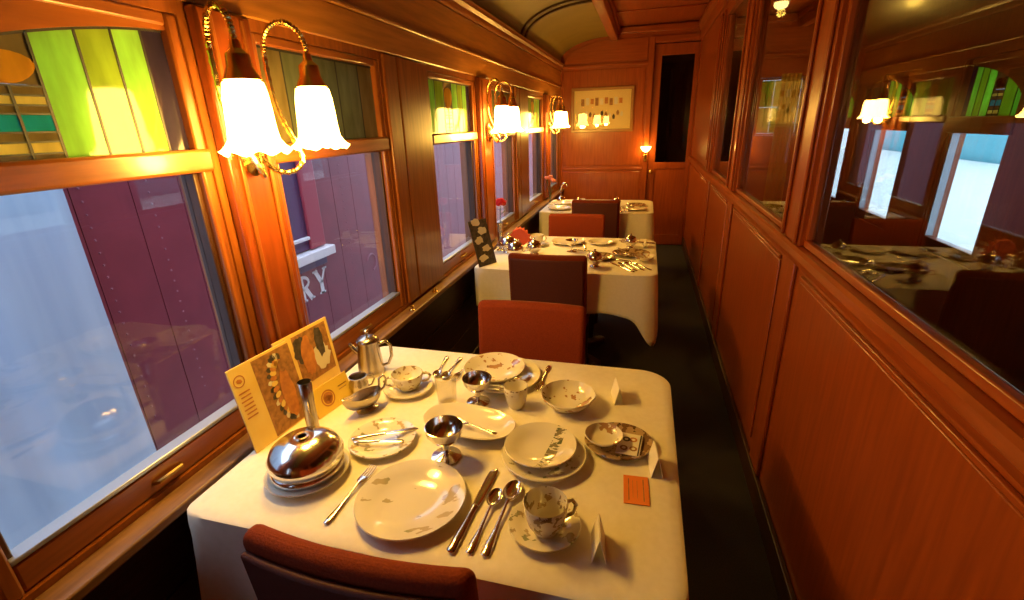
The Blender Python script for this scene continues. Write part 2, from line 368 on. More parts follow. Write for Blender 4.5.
arc = [(.62 - .56 * math.cos(i * PI / 2 / 12), 2.235 + .235 * math.sin(i * PI / 2 / 12)) for i in range(13)] + [(1.04, 2.47), (1.04, 2.235)]
part('arched_panel', MB().prism(arc, Y1 - .012, Y1 - .0005, 'y'), 'mahogany_x', wall_e, .003)
fp('end_stile', .001, .035, .1, 2.18, .016)
dr = struct('door_1')
dm = MB(); dm.box(1.122, 1.205, Y1 + .02, Y1 + .06, .01, 2.39); dm.box(1.57, 1.618, Y1 + .02, Y1 + .06, .01, 2.39); dm.box(1.205, 1.57, Y1 + .02, Y1 + .06, 2.27, 2.39); dm.box(1.205, 1.57, Y1 + .02, Y1 + .06, .01, .14); dm.box(1.205, 1.57, Y1 + .02, Y1 + .06, .98, 1.06)
part('door_leaf', dm, 'mahogany_z', dr, .004)
part('door_panel', bx(1.206, 1.569, Y1 + .03, Y1 + .05, .141, .979), 'mahogany_z', dr, .003)
part('glass_pane', bx(1.206, 1.569, Y1 + .038, Y1 + .042, 1.061, 2.269), 'door_glass', dr)
part('door_knob', MB().lathe([(0, 0), (.012, 0), (.012, .02), (.026, .03), (.030, .045), (.022, .058), (0, .062)], 16), 'brass', dr, loc=(1.165, Y1 + .02, .95), rot=(PI / 2, 0, 0))
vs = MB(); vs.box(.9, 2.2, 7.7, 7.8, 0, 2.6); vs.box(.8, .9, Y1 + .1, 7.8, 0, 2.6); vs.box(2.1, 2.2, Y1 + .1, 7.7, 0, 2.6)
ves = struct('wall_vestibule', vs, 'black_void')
part('rail', bx(1.35, 1.38, 7.4, 7.43, .9, 2.2), 'steel_strip', ves)
part('ceiling_duct', bx(1.0, 2.0, 7.0, 7.2, 2.25, 2.33), 'ledge', ves); part('ceiling_duct', bx(1.0, 2.0, 7.3, 7.5, 2.35, 2.42), 'ledge', ves)
# back wall behind the viewer closes the car
struct('wall_back', bx(-.12, XR + .1, Y0 - .1, Y0, 0, 2.66), 'mahogany_x')

# ------------------------------------------------------------------ right partition: panelling and glazing
pr_ = MB(); pr_.box(W, W + .05, Y0, Y1, 0, 1.10); pr_.box(W, W + .05, Y0, Y1, 2.34, 2.60)
wall_r = struct('wall_right', pr_, 'mahogany_y')
POSTS = [(-.62, -.42), (1.825, 2.035), (3.235, 3.45), (4.42, 4.62)]
for a, b in POSTS:
    part('post', bx(W - .022, W + .052, a, b, 1.135, 2.34), 'mahogany_z', wall_r, .006)
    part('post_moulding', bx(W - .034, W - .0225, a + .012, a + .032, 1.14, 2.335), 'mahogany_z', wall_r, .005)
    part('post_moulding', bx(W - .034, W - .0225, b - .032, b - .012, 1.14, 2.335), 'mahogany_z', wall_r, .005)
    part('lower_stile', bx(W - .014, W - .0005, a + .03, b - .03, .12, 1.08), 'mahogany_z', wall_r, .004)
edges = [Y0] + [v for p in POSTS for v in p] + [Y1]
for i in range(0, len(edges), 2):
    a, b = edges[i], edges[i + 1]
    la, lb = a - (.03 if i else 0), b + (.03 if i + 2 < len(edges) else 0)
    part('lower_panel', bx(W - .008, W - .0005, la + .06, lb - .06, .17, 1.02), 'mahogany_z', wall_r, .006)
    part('panel_bead', bx(W - .012, W - .0005, la + .065, lb - .065, 1.025, 1.04), 'mahogany_y', wall_r, .003)
    if i < len(edges) - 2:
        part('glass_stop', bx(W - .006, W + .02, a, b, 1.135, 1.16), 'mahogany_y', wall_r, .004)
        part('head_rail', bx(W - .018, W + .05, a, b, 2.29, 2.339), 'mahogany_y', wall_r, .005)
        for u0, u1 in ((a, a + .03), (b - .03, b)): part('glass_stop', bx(W - .006, W + .02, u0, u1, 1.161, 2.289), 'mahogany_z', wall_r, .004)
        part('glass_pane', bx(W + .010, W + .015, a + .03, b - .03, 1.161, 2.289), 'smoked_glass', wall_r)
    else:
        part('upper_panel', bx(W, W + .05, a, b, 1.135, 2.34), 'mahogany_z', wall_r, .003)
        part('raised_panel', bx(W - .012, W - .0005, a + .25, b - .12, 1.2, 2.27), 'mahogany_z', wall_r, .006)
struct('trim_3', MB().prism([(W - .0005, 1.06), (W - .016, 1.065), (W - .020, 1.085), (W - .036, 1.10), (W - .036, 1.125), (W - .028, 1.134), (W + .05, 1.134), (W + .05, 1.101), (W - .0005, 1.101)], Y0, Y1, 'y'), 'mahogany_y')
struct('trim_4', MB().prism([(W - .0005, 2.40), (W - .018, 2.40), (W - .03, 2.42), (W - .03, 2.5), (W - .06, 2.54), (W - .06, 2.587), (W - .0005, 2.587)], Y0, Y1, 'y'), 'mahogany_y')
struct('baseboard_right', bx(W - .020, W - .0005, Y0, Y1, .001, .115), 'dark_wood_y', .004)

# outer wall of the side passage with its own windows
RW = [(-.2, .40), (1.05, 1.55), (2.02, 2.52), (3.00, 3.56), (4.02, 4.60), (5.05, 5.62)]
wr = MB(); wr.box(XR, XR + .1, Y0, Y1, 0, ZS); wr.box(XR, XR + .1, Y0, Y1, ZT, 2.60); prev = Y0
for a, b in RW: wr.box(XR, XR + .1, prev, a, ZS, ZT); prev = b
wr.box(XR, XR + .1, prev, Y1, ZS, ZT)
wall_o = struct('wall_outer', wr, 'mahogany_z')
for i, (a, b) in enumerate(RW):
    wn = struct('window_%d' % (i + 8)); st = .03
    part('window_frame', MB().box(XR + .002, XR + .07, a + .001, a + st, ZS + .001, ZT - .001).box(XR + .002, XR + .07, b - st, b - .001, ZS + .001, ZT - .001), 'mahogany_z', wn, .005)
    part('mid_rail', bx(XR - .01, XR + .07, a + .002, b - .002, 1.44, 1.53), 'mahogany_y', wn, .006)
    part('bottom_rail', bx(XR + .01, XR + .06, a + st, b - st, ZS + .001, .83), 'mahogany_y', wn, .005)
    part('metal_edge', bx(XR + .012, XR + .05, a + st, a + st + .012, .832, 1.438), 'steel_strip', wn); part('metal_edge', bx(XR + .012, XR + .05, b - st - .012, b - st, .832, 1.438), 'steel_strip', wn)
    part('glass_pane', bx(XR + .04, XR + .044, a + st + .012, b - st - .012, .832, 1.438), 'window_glass', wn)
    stained_unit(wn, a + st, b - st, XR + .035, True)

# ------------------------------------------------------------------ outside: ground, neighbouring car, drape, hall wall
wn = struct('window_14')
part('window_frame', MB().box(2.302, 2.325, Y1 + .02, Y1 + .08, 1.352, 1.968).box(2.735, 2.758, Y1 + .02, Y1 + .08, 1.352, 1.968).box(2.326, 2.734, Y1 + .02, Y1 + .08, 1.352, 1.375).box(2.326, 2.734, Y1 + .02, Y1 + .08, 1.945, 1.968), 'mahogany_z', wn, .004)
for i in range(3):
    for j in range(2): part('stained_pane', bx(2.327 + i * .136, 2.327 + i * .136 + .133, Y1 + .045, Y1 + .051, 1.377 + j * .284, 1.377 + j * .284 + .281), ('stained_yellow', 'stained_olive')[(i + j) % 2], wn)
cdv = []
for k in (0, 1):
    for j in range(2):
        cdv.append([(2.50 + .2 * i / 24, Y1 - .05 + .016 * math.sin(i * 1.3) + k * .004, (.45, 2.0)[j]) for i in range(25)])
cm_ = MB(); cm_.loft([[*cdv[0], *reversed(cdv[2])], [*cdv[1], *reversed(cdv[3])]])
o_ = cm_; o_.v = [(v[0] - 2.6, v[1] - Y1 + .05, v[2] - .45) for v in o_.v]
tag(link('curtain', o_.mesh('curtain', 'curtain_cloth', 60), None, (2.6, Y1 - .05, .45)), 'yellow-green curtain hanging beside the yellow window behind the glass partition', 'curtain')
gl = thing('fill_lamp', 'small round fill lamp added in the passage behind the glass partition', 'fill lamp', (2.25, 5.75, 2.52))  # invented lamp, added to brighten the yellow-green area seen through the pane
part('globe', MB().lathe([(0, 0), (.03, .004), (.055, .02), (.065, .045), (.060, .06), (0, .06)], 24), 'lit_globe', gl)
part('rim', MB().lathe([(0, .0605), (.075, .0605), (.078, .07), (.07, .0795), (0, .0795)], 24), 'brass', gl)
gd = bpy.data.lights.new('lamp_light', 'POINT'); gd.energy = 5; gd.color = LAMP_COL; gd.shadow_soft_size = .04
go = bpy.data.objects.new('lamp_light', gd); C.objects.link(go); go.parent = gl; go.location = (0, 0, -.03)
struct('ground', bx(-9, 14, -8, 22, -1.2, -1.1), 'concrete')
struct('platform', bx(3.05, 9.4, -8, 22, -1.1, .30), 'hall_white')
hw = struct('wall_hall', bx(9.5, 9.7, -8, 22, -1.1, 1.75), 'hall_teal')
XM = -2.0; YC0 = -1.77
car = thing('railway_car', 'maroon railway car with lettering standing on the next track outside the windows', 'railway car', (XM - 1.2, 7, -1.1))
def cp(name, x0, x1, y0, y1, z0, z1, mat, bev=0, par=None): return part(name, bx(x0 - XM + 1.2, x1 - XM + 1.2, y0 - 7, y1 - 7, z0 + 1.1, z1 + 1.1), mat, par or car, bev)
cp('body', XM - 2.4, XM - .012, YC0 + .02, 14, -.95, 2.75, 'maroon_paint')
yy = YC0
while yy < 13.5:                       # narrow sheathing boards, joints recessed
    y2 = min(yy + .34, 13.9)
    if not (3.05 < yy + .17 < 4.12): cp('side_board', XM - .0115, XM, yy, y2 - .006, -.95, 2.7, 'maroon_paint')
    else:
        cp('side_board', XM - .0115, XM, yy, y2 - .006, -.95, .36, 'maroon_paint'); cp('side_board', XM - .0115, XM, yy, y2 - .006, 1.9, 2.7, 'maroon_paint')
    yy = y2
wf = cp('window_surround', XM - .011, XM + .03, 3.10, 3.86, .50, 1.86, 'letterboard', .004)
cp('window_jamb', XM + .031, XM + .06, 3.80, 4.02, .50, 1.80, 'maroon_trim', .01)
cp('window_jamb', XM + .031, XM + .06, 3.10, 3.25, .50, 1.80, 'maroon_trim', .01)
cp('window_sill', XM - .011, XM + .12, 3.05, 4.08, .40, .49, 'cream_paint', .01)
cp('inner_sill', XM + .031, XM + .07, 3.26, 3.79, .60, .63, 'cream_paint', .006)
cp('letterboard', XM + .0005, XM + .012, 3.0, 4.06, .30, .395, 'letterboard', .004)
cp('truck', XM - 1.6, XM - .3, 3.2, 5.6, -1.1, -.951, 'iron')
rv = MB()
for ly in (2.02, 2.42, 2.92, 4.5, 5.18, 6.2):
    for k in range(36): rv.lathe([(.008, 0), (.006, .005), (0, .007)], 5, c=(0, 0, 0)); n = 11; base = len(rv.v) - 15; rv.v[base:] = [(XM + 1.2 - XM + v[2] + .0005, v[0] + ly - 7, v[1] + 1.1 - .2 + k * .075) for v in rv.v[base:]]
ro = part('rivets', rv, 'ghost_paint', car); ro['kind'] = 'stuff'
RT = (PI / 2, 0, PI / 2)
def serif(ch, h):
    """slab-serif capital letters from bars: returns a mesh builder in (y, z) mapped to local x/y"""
    m = MB(); t = h * .10; T = h * .20
    def bar(x0, y0, x1, y1, wd):
        d = Vector((x1 - x0, y1 - y0)); p = Vector((-d.y, d.x)).normalized() * wd / 2
        m.prism([(x0 + p.x, y0 + p.y), (x1 + p.x, y1 + p.y), (x1 - p.x, y1 - p.y), (x0 - p.x, y0 - p.y)], 0, .004, 'z')
    def srf(x, y, wd): bar(x - wd / 2, y, x + wd / 2, y, t * .7)
    if ch == 'A':
        bar(.06 * h, 0, .38 * h, h, t); bar(.70 * h, 0, .38 * h, h, T); bar(.2 * h, .32 * h, .58 * h, .32 * h, t * .8); srf(.07 * h, .03 * h, .26 * h); srf(.70 * h, .03 * h, .32 * h)
    if ch == 'R':
        bar(.15 * h, 0, .15 * h, h, T); srf(.15 * h, .03 * h, .36 * h); srf(.12 * h, .97 * h, .26 * h)
        pts = [(.15 * h + .40 * h * math.sin(a), .74 * h + .23 * h * math.cos(a)) for a in [i * PI / 8 for i in range(9)]]
        for p, q in zip(pts, pts[1:]): bar(p[0], p[1], q[0], q[1], t * 1.2)
        bar(.32 * h, .50 * h, .62 * h, 0, T); srf(.66 * h, .03 * h, .24 * h)
    if ch == 'Y':
        bar(.38 * h, 0, .38 * h, .48 * h, T); bar(.38 * h, .45 * h, .08 * h, h, T); bar(.38 * h, .45 * h, .70 * h, h, t); srf(.38 * h, .03 * h, .36 * h); srf(.08 * h, .97 * h, .30 * h); srf(.68 * h, .97 * h, .26 * h)
    return m
for ch, y in (('A', 3.40), ('R', 3.60), ('Y', 3.83)):
    part('letter', serif(ch, .25), 'cream_paint', car, smooth=0, loc=(1.2 + .0005, y - 7, .015 + 1.1), rot=RT)
cu = [(.10 * math.sin(a) , .10 * math.cos(a)) for a in [-1.2 + i * .3 for i in range(15)]]
part('letter', MB().tube([(0, p[0], p[1]) for p in cu], .011, 6), 'ghost_paint', car, loc=(1.2, 4.88 - 7, .07 + 1.1), label='faint reflection of a curved letter painted on the car')  # mirror image of a letter, put on the car side as pale paint
# pale drape hanging beside the neighbouring car
dv = []; nY, nZ = 90, 12
for side, off in ((0, 0), (1, -.012)):
    for j in range(nZ + 1):
        for i in range(nY + 1):
            y = -.9 + (1.815 + .9) * i / nY; zz = -1.08 + 3.6 * j / nZ
            x = XM + .24 + .030 * math.sin(y * 9 + .8 * math.sin(zz * 1.3)) + .006 * math.sin(y * 23 + zz) + off
            dv.append((x - XM, y - .5, zz + 1.08))
dfc = []; K = (nY + 1) * (nZ + 1)
for j in range(nZ):
    for i in range(nY):
        a = j * (nY + 1) + i; q = (a, a + 1, a + nY + 2, a + nY + 1); dfc.append(q); dfc.append(tuple(K + v for v in reversed(q)))
for j in range(nZ):
    for i in (0, nY): a = j * (nY + 1) + i; dfc.append((a, a + nY + 1, K + a + nY + 1, K + a))
for i in range(nY):
    for j in (0, nZ): a = j * (nY + 1) + i; dfc.append((a, a + 1, K + a + 1, K + a))
mb = MB(); mb.add(dv, dfc)
tag(link('drape', mb.mesh('drape', 'drape', 60), None, (XM, .5, -1.08)), 'pale blue-white drape hanging in folds outside the window nearest the set table', 'drape')
rodm = MB().tube([(0, -1.5, 0), (0, 1.4, 0)], .02, 10)
tag(link('drape_rail', rodm.mesh('drape_rail', 'steel_strip'), None, (XM + .24, .5, 2.56)), 'grey metal rail carrying the pale drape outside', 'rail')

# ------------------------------------------------------------------ wall lamps
def sconce(yc, label, light=True):
    s = thing('wall_lamp', label, 'wall lamp', (.043, yc, 1.515), 0, 'twin-arm wall lamps between the windows')
    part('backplate', MB().lathe([(0, 0), (.042, 0), (.042, .006), (.030, .012), (.022, .022), (0, .026)], 24, sx=1, sy=1.5), 'brass', s, rot=(PI / 2, 0, PI / 2), loc=(0, 0, .0))
    X = .135
    for sg in (-1, 1):
        y = sg * .125
        pts = [(.02, 0, 0), (.045, sg * .02, -.05), (.08, sg * .055, -.062), (.10, sg * .09, -.03), (.07, sg * .095, .03), (.035, sg * .092, .10), (.028, sg * .09, .18), (.028, sg * .09, .25)]
        for k in range(9):
            a = PI - k * PI / 8; pts.append(((X + .028) / 2 + (X - .028) / 2 * math.cos(a), sg * (.1075 + .0175 * math.cos(a)), .255 + .068 * math.sin(a)))
        pts.append((X, y, .235))
        # smooth by subdivision
        P = [Vector(p) for p in pts]
        for _ in range(3):
            Q = [P[0]]
            for a, b in zip(P, P[1:]): Q += [a * .75 + b * .25, a * .25 + b * .75]
            P = Q + [P[-1]]
        arm = part('arm', MB().tube(P, [.0068 + .0014 * math.sin(i * 2.2) for i in range(len(P))], 8), 'brass', s)
        holder = part('shade_holder', MB().lathe([(0, .246), (.010, .246), (.013, .228), (.026, .216), (.028, .19), (.036, .174), (.041, .163), (.034, .163), (0, .165)], 20, c=(X, y, 0)), 'brass', s)
        def wav(k, a, r, z):
            q = max(0, (k - 5)) / 3 if k <= 8 else max(0, (11 - k)) / 3
            return r + .006 * q * math.cos(8 * a), z + .006 * q * math.cos(8 * a)
        prof = [(.032, .164), (.043, .158), (.048, .135), (.051, .10), (.053, .06), (.056, .034), (.062, .018), (.069, .008), (.075, .004), (.071, .005), (.060, .020), (.052, .038), (.049, .07), (.045, .13), (.039, .154), (.031, .160)]
        mbs = MB(); rings = []
        for k, (r, z_) in enumerate(prof):
            ring = []
            for j in range(48):
                a = 2 * PI * j / 48; q = max(0, 1 - abs(z_ - .004) / .035); rr = r + .006 * q * math.cos(8 * a)
                ring.append((X + rr * math.cos(a), y + rr * math.sin(a), z_ + .006 * q * math.cos(8 * a)))
            rings.append(ring)
        mbs.loft(rings, closed=True)
        part('glass_shade', mbs, 'lit_shade', s, smooth=60)
        part('bulb', MB().lathe([(0, .12), (.010, .12), (.012, .09), (.024, .06), (.026, .045), (.018, .026), (0, .02)], 14, c=(X, y, 0)), 'lit_shade', s)
        ld = bpy.data.lights.new('lamp_light', 'POINT'); ld.energy = LAMP_W; ld.color = LAMP_COL; ld.shadow_soft_size = .03
        lo = bpy.data.objects.new('lamp_light', ld); C.objects.link(lo); lo.parent = s; lo.location = (X, y, -.012)
sconce(1.125, 'brass twin-arm wall lamp with two lit bell shades above the nearest set table')
sconce(3.285, 'brass twin-arm wall lamp with two lit bell shades above the table with the red rose')
sconce(5.48, 'brass twin-arm wall lamp with two lit bell shades beside the framed picture')
# small torch lamp on the door casing
t = thing('torch_lamp', 'small torch wall lamp with white cup shade on the door casing', 'wall lamp', (1.085, Y1 - .031, 1.12))
part('bracket', MB().tube([(0, 0, 0), (0, -.03, -.01), (0, -.045, .03), (0, -.045, .075)], .008), 'brass', t)
part('backplate', bx(-.02, .02, -.006, 0, -.04, .04), 'brass', t, .003)
part('glass_shade', MB().lathe([(.012, .075), (.03, .085), (.055, .115), (.062, .135), (.056, .135), (.045, .115), (.02, .09), (.012, .09)], 24, c=(0, -.07, 0)), 'lit_shade', t)
# ------------------------------------------------------------------ framed picture
pf = thing('framed_picture', 'framed yellowed print of small scenes hanging on the far wall', 'picture', (.53, Y1 - .009, 1.44))
PW, PH = .38, .52
fm = MB()
for q in ((-PW, PW, 0, .035), (-PW, PW, PH - .035, PH), (-PW, -PW + .035, .0355, PH - .0355), (PW - .035, PW, .0355, PH - .0355)): fm.box(q[0], q[1], -.03, 0, q[2], q[3])
part('frame', fm, 'frame_gold', pf, .005)
part('print', bx(-PW + .035, PW - .035, -.012, -.004, .035, PH - .035), 'picture_paper', pf)
for i in range(9): part('print_scene', bx(-.26 + i * .058, -.26 + i * .058 + .04, -.0135, -.0122, .31 + .01 * (i % 3), .39 + .012 * (i % 2)), ('ink_brown', 'ink_pale', 'ink_orange')[i % 3], pf)
for i in range(11): part('print_figure', MB().lathe([(.0, 0), (.012, .002), (.018, .03), (.01, .05), (0, .06)], 8, c=(-.24 + i * .048, 0, .15 + .03 * ((i * 7) % 4) / 2)), ('ink_brown', 'ink_pale', 'ink_dark')[i % 3], pf).scale = (1, .06, 1)
for o in pf.children:
    if o.name.startswith('print_figure'): o.location.y = -.013
part('glass_pane', bx(-PW + .036, PW - .036, -.020, -.018, .036, PH - .036), 'window_glass', pf)

# ------------------------------------------------------------------ tables and cloths
def table(x0, x1, y0, y1, label, clabel):
    cx, cy = (x0 + x1) / 2, (y0 + y1) / 2; a, b = (x1 - x0) / 2, (y1 - y0) / 2
    t = thing('dining_table', label, 'table', (cx, cy, 0), 0)
    part('tabletop', bx(-a + .05, a - .05, -b + .05, b - .05, .705, .7395), 'dark_wood_y', t, .01)
    part('pedestal', MB().lathe([(0, .03), (.045, .03), (.04, .35), (.05, .68), (.12, .704), (0, .704)], 20), 'dark_wood_z', t)
    for k in range(4):
        part('foot', bx(0, .30, -.03, .03, .002, .05), 'dark_wood_y', t, .01, rot=(0, 0, k * PI / 2 + PI / 4))
    # cloth: rounded top, skirt with folds, corners hang lowest
    n = 240; per = []; RCS = (.075, .10, .05, .035)
    r0, r1, r2, r3 = RCS      # near aisle, far aisle, far window, near window
    L = [2 * a - r3 - r0, PI * r0 / 2, 2 * b - r0 - r1, PI * r1 / 2, 2 * a - r1 - r2, PI * r2 / 2, 2 * b - r2 - r3, PI * r3 / 2]
    segs = [('l', (-a + r3, -b), (1, 0), 0), ('c', (a - r0, -b + r0), -PI / 2, r0), ('l', (a, -b + r0), (0, 1), 0), ('c', (a - r1, b - r1), 0, r1), ('l', (a - r1, b), (-1, 0), 0), ('c', (-a + r2, b - r2), PI / 2, r2), ('l', (-a, b - r2), (0, -1), 0), ('c', (-a + r3, -b + r3), PI, r3)]
    tot = sum(L)
    for i in range(n):
        s = tot * i / n
        for (k, p, d, RC), l in zip(segs, L):
            if s <= l: break
            s -= l
        if k == 'l': pt = (p[0] + d[0] * s, p[1] + d[1] * s); nr = (d[1], -d[0])
        else: an = d + s / RC; nr = (math.cos(an), math.sin(an)); pt = (p[0] + RC * nr[0], p[1] + RC * nr[1])
        cd = math.hypot(a - abs(pt[0]), b - abs(pt[1])); per.append((pt, nr, cd, i))
    m = 12; rings = []
    ph = cx * 7 + cy * 3
    rings.append([(p[0] - q[0] * .03, p[1] - q[1] * .03, .7450) for p, q, c, i in per])
    rings.append([(p[0] - q[0] * .006, p[1] - q[1] * .006, .7448) for p, q, c, i in per])
    for j in range(m + 1):
        u = j / m; ring = []
        for p, q, c, i in per:
            corner = math.exp(-(c / .075) ** 2)
            drop = .25 + .20 * corner + .012 * math.sin(i * .21 + ph)
            wave = (.006 + .016 * corner) * math.sin(i * 2 * PI * 13 / n + ph + .6 * math.sin(i * .13)) + .045 * corner
            off = .001 + u * .012 + wave * u ** .8
            wall_lim = 1.0
            if q[0] < -.3: off = min(off, .004); drop = min(drop, .25)
            ring.append((p[0] + q[0] * off, p[1] + q[1] * off, .741 - u * drop))
        rings.append(ring)
    cm = MB(); cm.loft(rings, cap0=True, cap1=False)
    o = link('tablecloth', cm.mesh('tablecloth', 'linen', 50), None, (cx, cy, 0)); tag(o, clabel, 'tablecloth', 'white tablecloths')
    sd = o.modifiers.new('solid', 'SOLIDIFY'); sd.thickness = .0022; sd.offset = -1
    return t
table(.085, 1.205, .635, 1.548, 'pedestal dining table under the nearest white cloth set with china', 'white linen cloth on the table with the domed silver cover and orange card')
table(.10, 1.19, 2.66, 3.58, 'pedestal dining table under the white cloth with the red rose', 'white linen cloth on the table with the red rose')
table(.10, 1.19, 4.63, 5.46, 'pedestal dining table under the cloth by the far wall', 'white linen cloth on the table by the framed picture')

# ------------------------------------------------------------------ chairs
def chair(x, yb, facing, label):
    """yb: y of the backrest centre; facing +1 looks toward +y"""
    c = thing('dining_chair', label, 'chair', (x, yb + facing * .21, 0), 0 if facing > 0 else PI, 'rust upholstered dining chairs')
    def slab(hw, z0, z1, ya, yb_, bow, nx=12, taper=.0, lean=.03):
        m = MB(); rings = []
        for i in range(nx + 1):
            u = -1 + 2 * i / nx; xx = u * hw; bo = -bow * (1 - u * u)
            rings.append([(xx, ya + bo, z0), (xx, yb_ + bo, z0), (xx, yb_ + bo - lean, z1), (xx, ya + bo - lean, z1)])
        return m.loft(rings)
    def mk(): return slab(.222, .52, .888, -.205, -.155, .02).mesh('backrest', 'fabric_rust')
    link('backrest', shared('ch_back', mk), c, bevel=.022, seg=5)
    link('back_panel', shared('ch_rear', lambda: slab(.205, .45, .865, -.222, -.206, .02, lean=.029).mesh('back_panel', 'fabric_maroon')), c, bevel=.006)
    link('seat', shared('ch_seat', lambda: bx(-.215, .215, -.19, .23, .40, .47).mesh('seat', 'fabric_rust')), c, bevel=.025, seg=4)
    link('seat_frame', shared('ch_frame', lambda: bx(-.20, .20, -.185, .215, .355, .40).mesh('seat_frame', 'dark_wood_y')), c, bevel=.005)
    for sx in (-1, 1):
        link('leg', shared('ch_leg', lambda: MB().loft([[(-.018, -.018, .001), (.018, -.018, .001), (.018, .018, .001), (-.018, .018, .001)], [(-.022, -.022, .355), (.022, -.022, .355), (.022, .022, .355), (-.022, .022, .355)]]).mesh('leg', 'dark_wood_z')), c, (sx * .175, .19, 0), bevel=.004)
        link('leg', CACHE['ch_leg'], c, (sx * .175, -.16, 0), bevel=.004)
    return c
chair(.632, .525, 1, 'rust upholstered dining chair seen from its back at the domed silver cover table')
chair(.672, 1.745, -1, 'rust upholstered dining chair facing the domed silver cover table from its far side')
chair(.590, 2.515, 1, 'rust upholstered dining chair with dark back at the near side of the rose table')
chair(.590, 3.745, -1, 'rust upholstered dining chair facing the red rose table from its far side')
chair(.665, 4.50, 1, 'rust upholstered dining chair with dark back at the table by the far wall')

# ------------------------------------------------------------------ tableware builders
ZC = .7462
def one(name, key, fn, label, cat, x, y, z=ZC, rz=0, group=None, rot=None):
    o = link(name, shared(key, fn), None, (x, y, z), rot or (0, 0, rz)); return tag(o, label, cat, group)
def plate_mb(r, h=.022):
    t = .004
    return MB().lathe([(0, .0), (r * .55, 0), (r * .58, .002), (r * .66, .006), (r * .98, h - .003), (r, h), (r * .985, h + t * .6), (r * .70, .0095 + t), (r * .64, .006 + t * .8), (r * .3, .005), (0, .005)], 56)
def plate(r, mat, label, x, y, z=ZC, rz=0, h=.022, group=None, name='plate', sx=1):
    k = 'plate%s%s%s%s' % (r, mat, h, sx)
    def mk():
        m = plate_mb(r, h); m.v = [(v[0] * sx, v[1], v[2]) for v in m.v]; return m.mesh('plate', mat, 50)
    return one(name, k, mk, label, 'plate', x, y, z, rz, group)
def bowl(r, h, mat, label, x, y, z=ZC, rz=0, wavy=0, name='bowl'):
    def mk():
        m = MB(); prof = [(0, .0), (r * .45, 0), (r * .48, .004), (r * .75, h * .35), (r * .93, h * .75), (r, h), (r * .98, h + .003), (r * .90, h * .78), (r * .70, h * .38), (r * .4, .008), (0, .006)]
        f = (lambda k, a, rr, zz: (rr * (1 + wavy * math.cos(10 * a) * (zz / h)), zz)) if wavy else None
        return m.lathe(prof, 60, wav=f).mesh('bowl', mat, 50)
    return one(name, 'bowl%s%s%s%s' % (r, h, mat, wavy), mk, label, 'bowl', x, y, z, rz)
def cup(r, h, mat, label, x, y, z=ZC, rz=0, handles=1, cat='cup', name='cup'):
    c = thing(name, label, cat, (x, y, z), rz)
    link('body', shared('cup%s%s%s' % (r, h, mat), lambda: MB().lathe([(0, 0), (r * .58, 0), (r * .6, .004), (r * .82, h * .3), (r * .96, h * .7), (r, h), (r * .97, h + .002), (r * .90, h * .7), (r * .74, h * .3), (r * .4, .007), (0, .006)], 40).mesh('cup_body', mat, 50)), c)
    for k in range(handles):
        s = 1 if k == 0 else -1
        link('handle', shared('cuph%s%s%s' % (r, h, mat), lambda: MB().tube([(r * .93, 0, h * .85), (r * 1.25, 0, h * .88), (r * 1.45, 0, h * .65), (r * 1.3, 0, h * .38), (r * .86, 0, h * .28)], [.005, .0045, .0045, .0045, .005], 8).mesh('handle', mat, 60)), c, (0, 0, 0), (0, 0, 0 if s > 0 else PI))
    return c
def coupe(label, x, y, z=ZC, s=1.0):
    c = thing('dessert_coupe', label, 'coupe', (x, y, z), 0, 'silver footed dessert coupes'); c.scale = (s, s, s)
    link('bowl', shared('coupeb', lambda: MB().lathe([(0, .044), (.012, .045), (.032, .054), (.044, .072), (.047, .090), (.045, .0905), (.042, .074), (.030, .057), (.010, .049), (0, .048)], 40).mesh('coupe_bowl', 'silver', 60)), c)
    link('stem', shared('coupes', lambda: MB().lathe([(.0, .005), (.007, .006), (.0055, .02), (.009, .028), (.0055, .034), (.010, .0455), (0, .0455)], 20).mesh('coupe_stem', 'silver', 60)), c)
    link('foot', shared('coupef', lambda: MB().lathe([(0, 0), (.036, 0), (.037, .003), (.022, .007), (.007, .012), (0, .012)], 36).mesh('coupe_foot', 'silver', 60)), c)
    return c
def fork(label, x, y, rz, z=ZC, s=1.0, group=None, rx=0):
    c = thing('fork', label, 'fork', (x, y, z), rz, group); c.scale = (s, s, s); c.rotation_euler = (rx, 0, rz)
    link('handle', shared('forkh', lambda: MB().strip([(-.095, .003, .003, .001), (-.092, .003, .007, .002), (-.075, .003, .0085, .0022), (-.03, .004, .0045, .0022), (.02, .007, .0028, .0022), (.032, .008, .003, .002)]).mesh('handle', 'silver', 60)), c)
    def hd():
        m = MB().strip([(.030, .008, .003, .0018), (.040, .007, .010, .0014), (.050, .0055, .012, .0013), (.056, .005, .012, .0012)])
        for k in range(4): m.strip([(.054, .005, .0021, .0011, -.0095 + k * .00633), (.075, .004, .0019, .001, -.0095 + k * .00633), (.093, .0065, .0014, .0008, -.0095 + k * .00633), (.098, .0075, .0006, .0005, -.0095 + k * .00633)])
        return m.mesh('tines', 'silver', 60)
    link('tines', shared('forkt', hd), c); return c
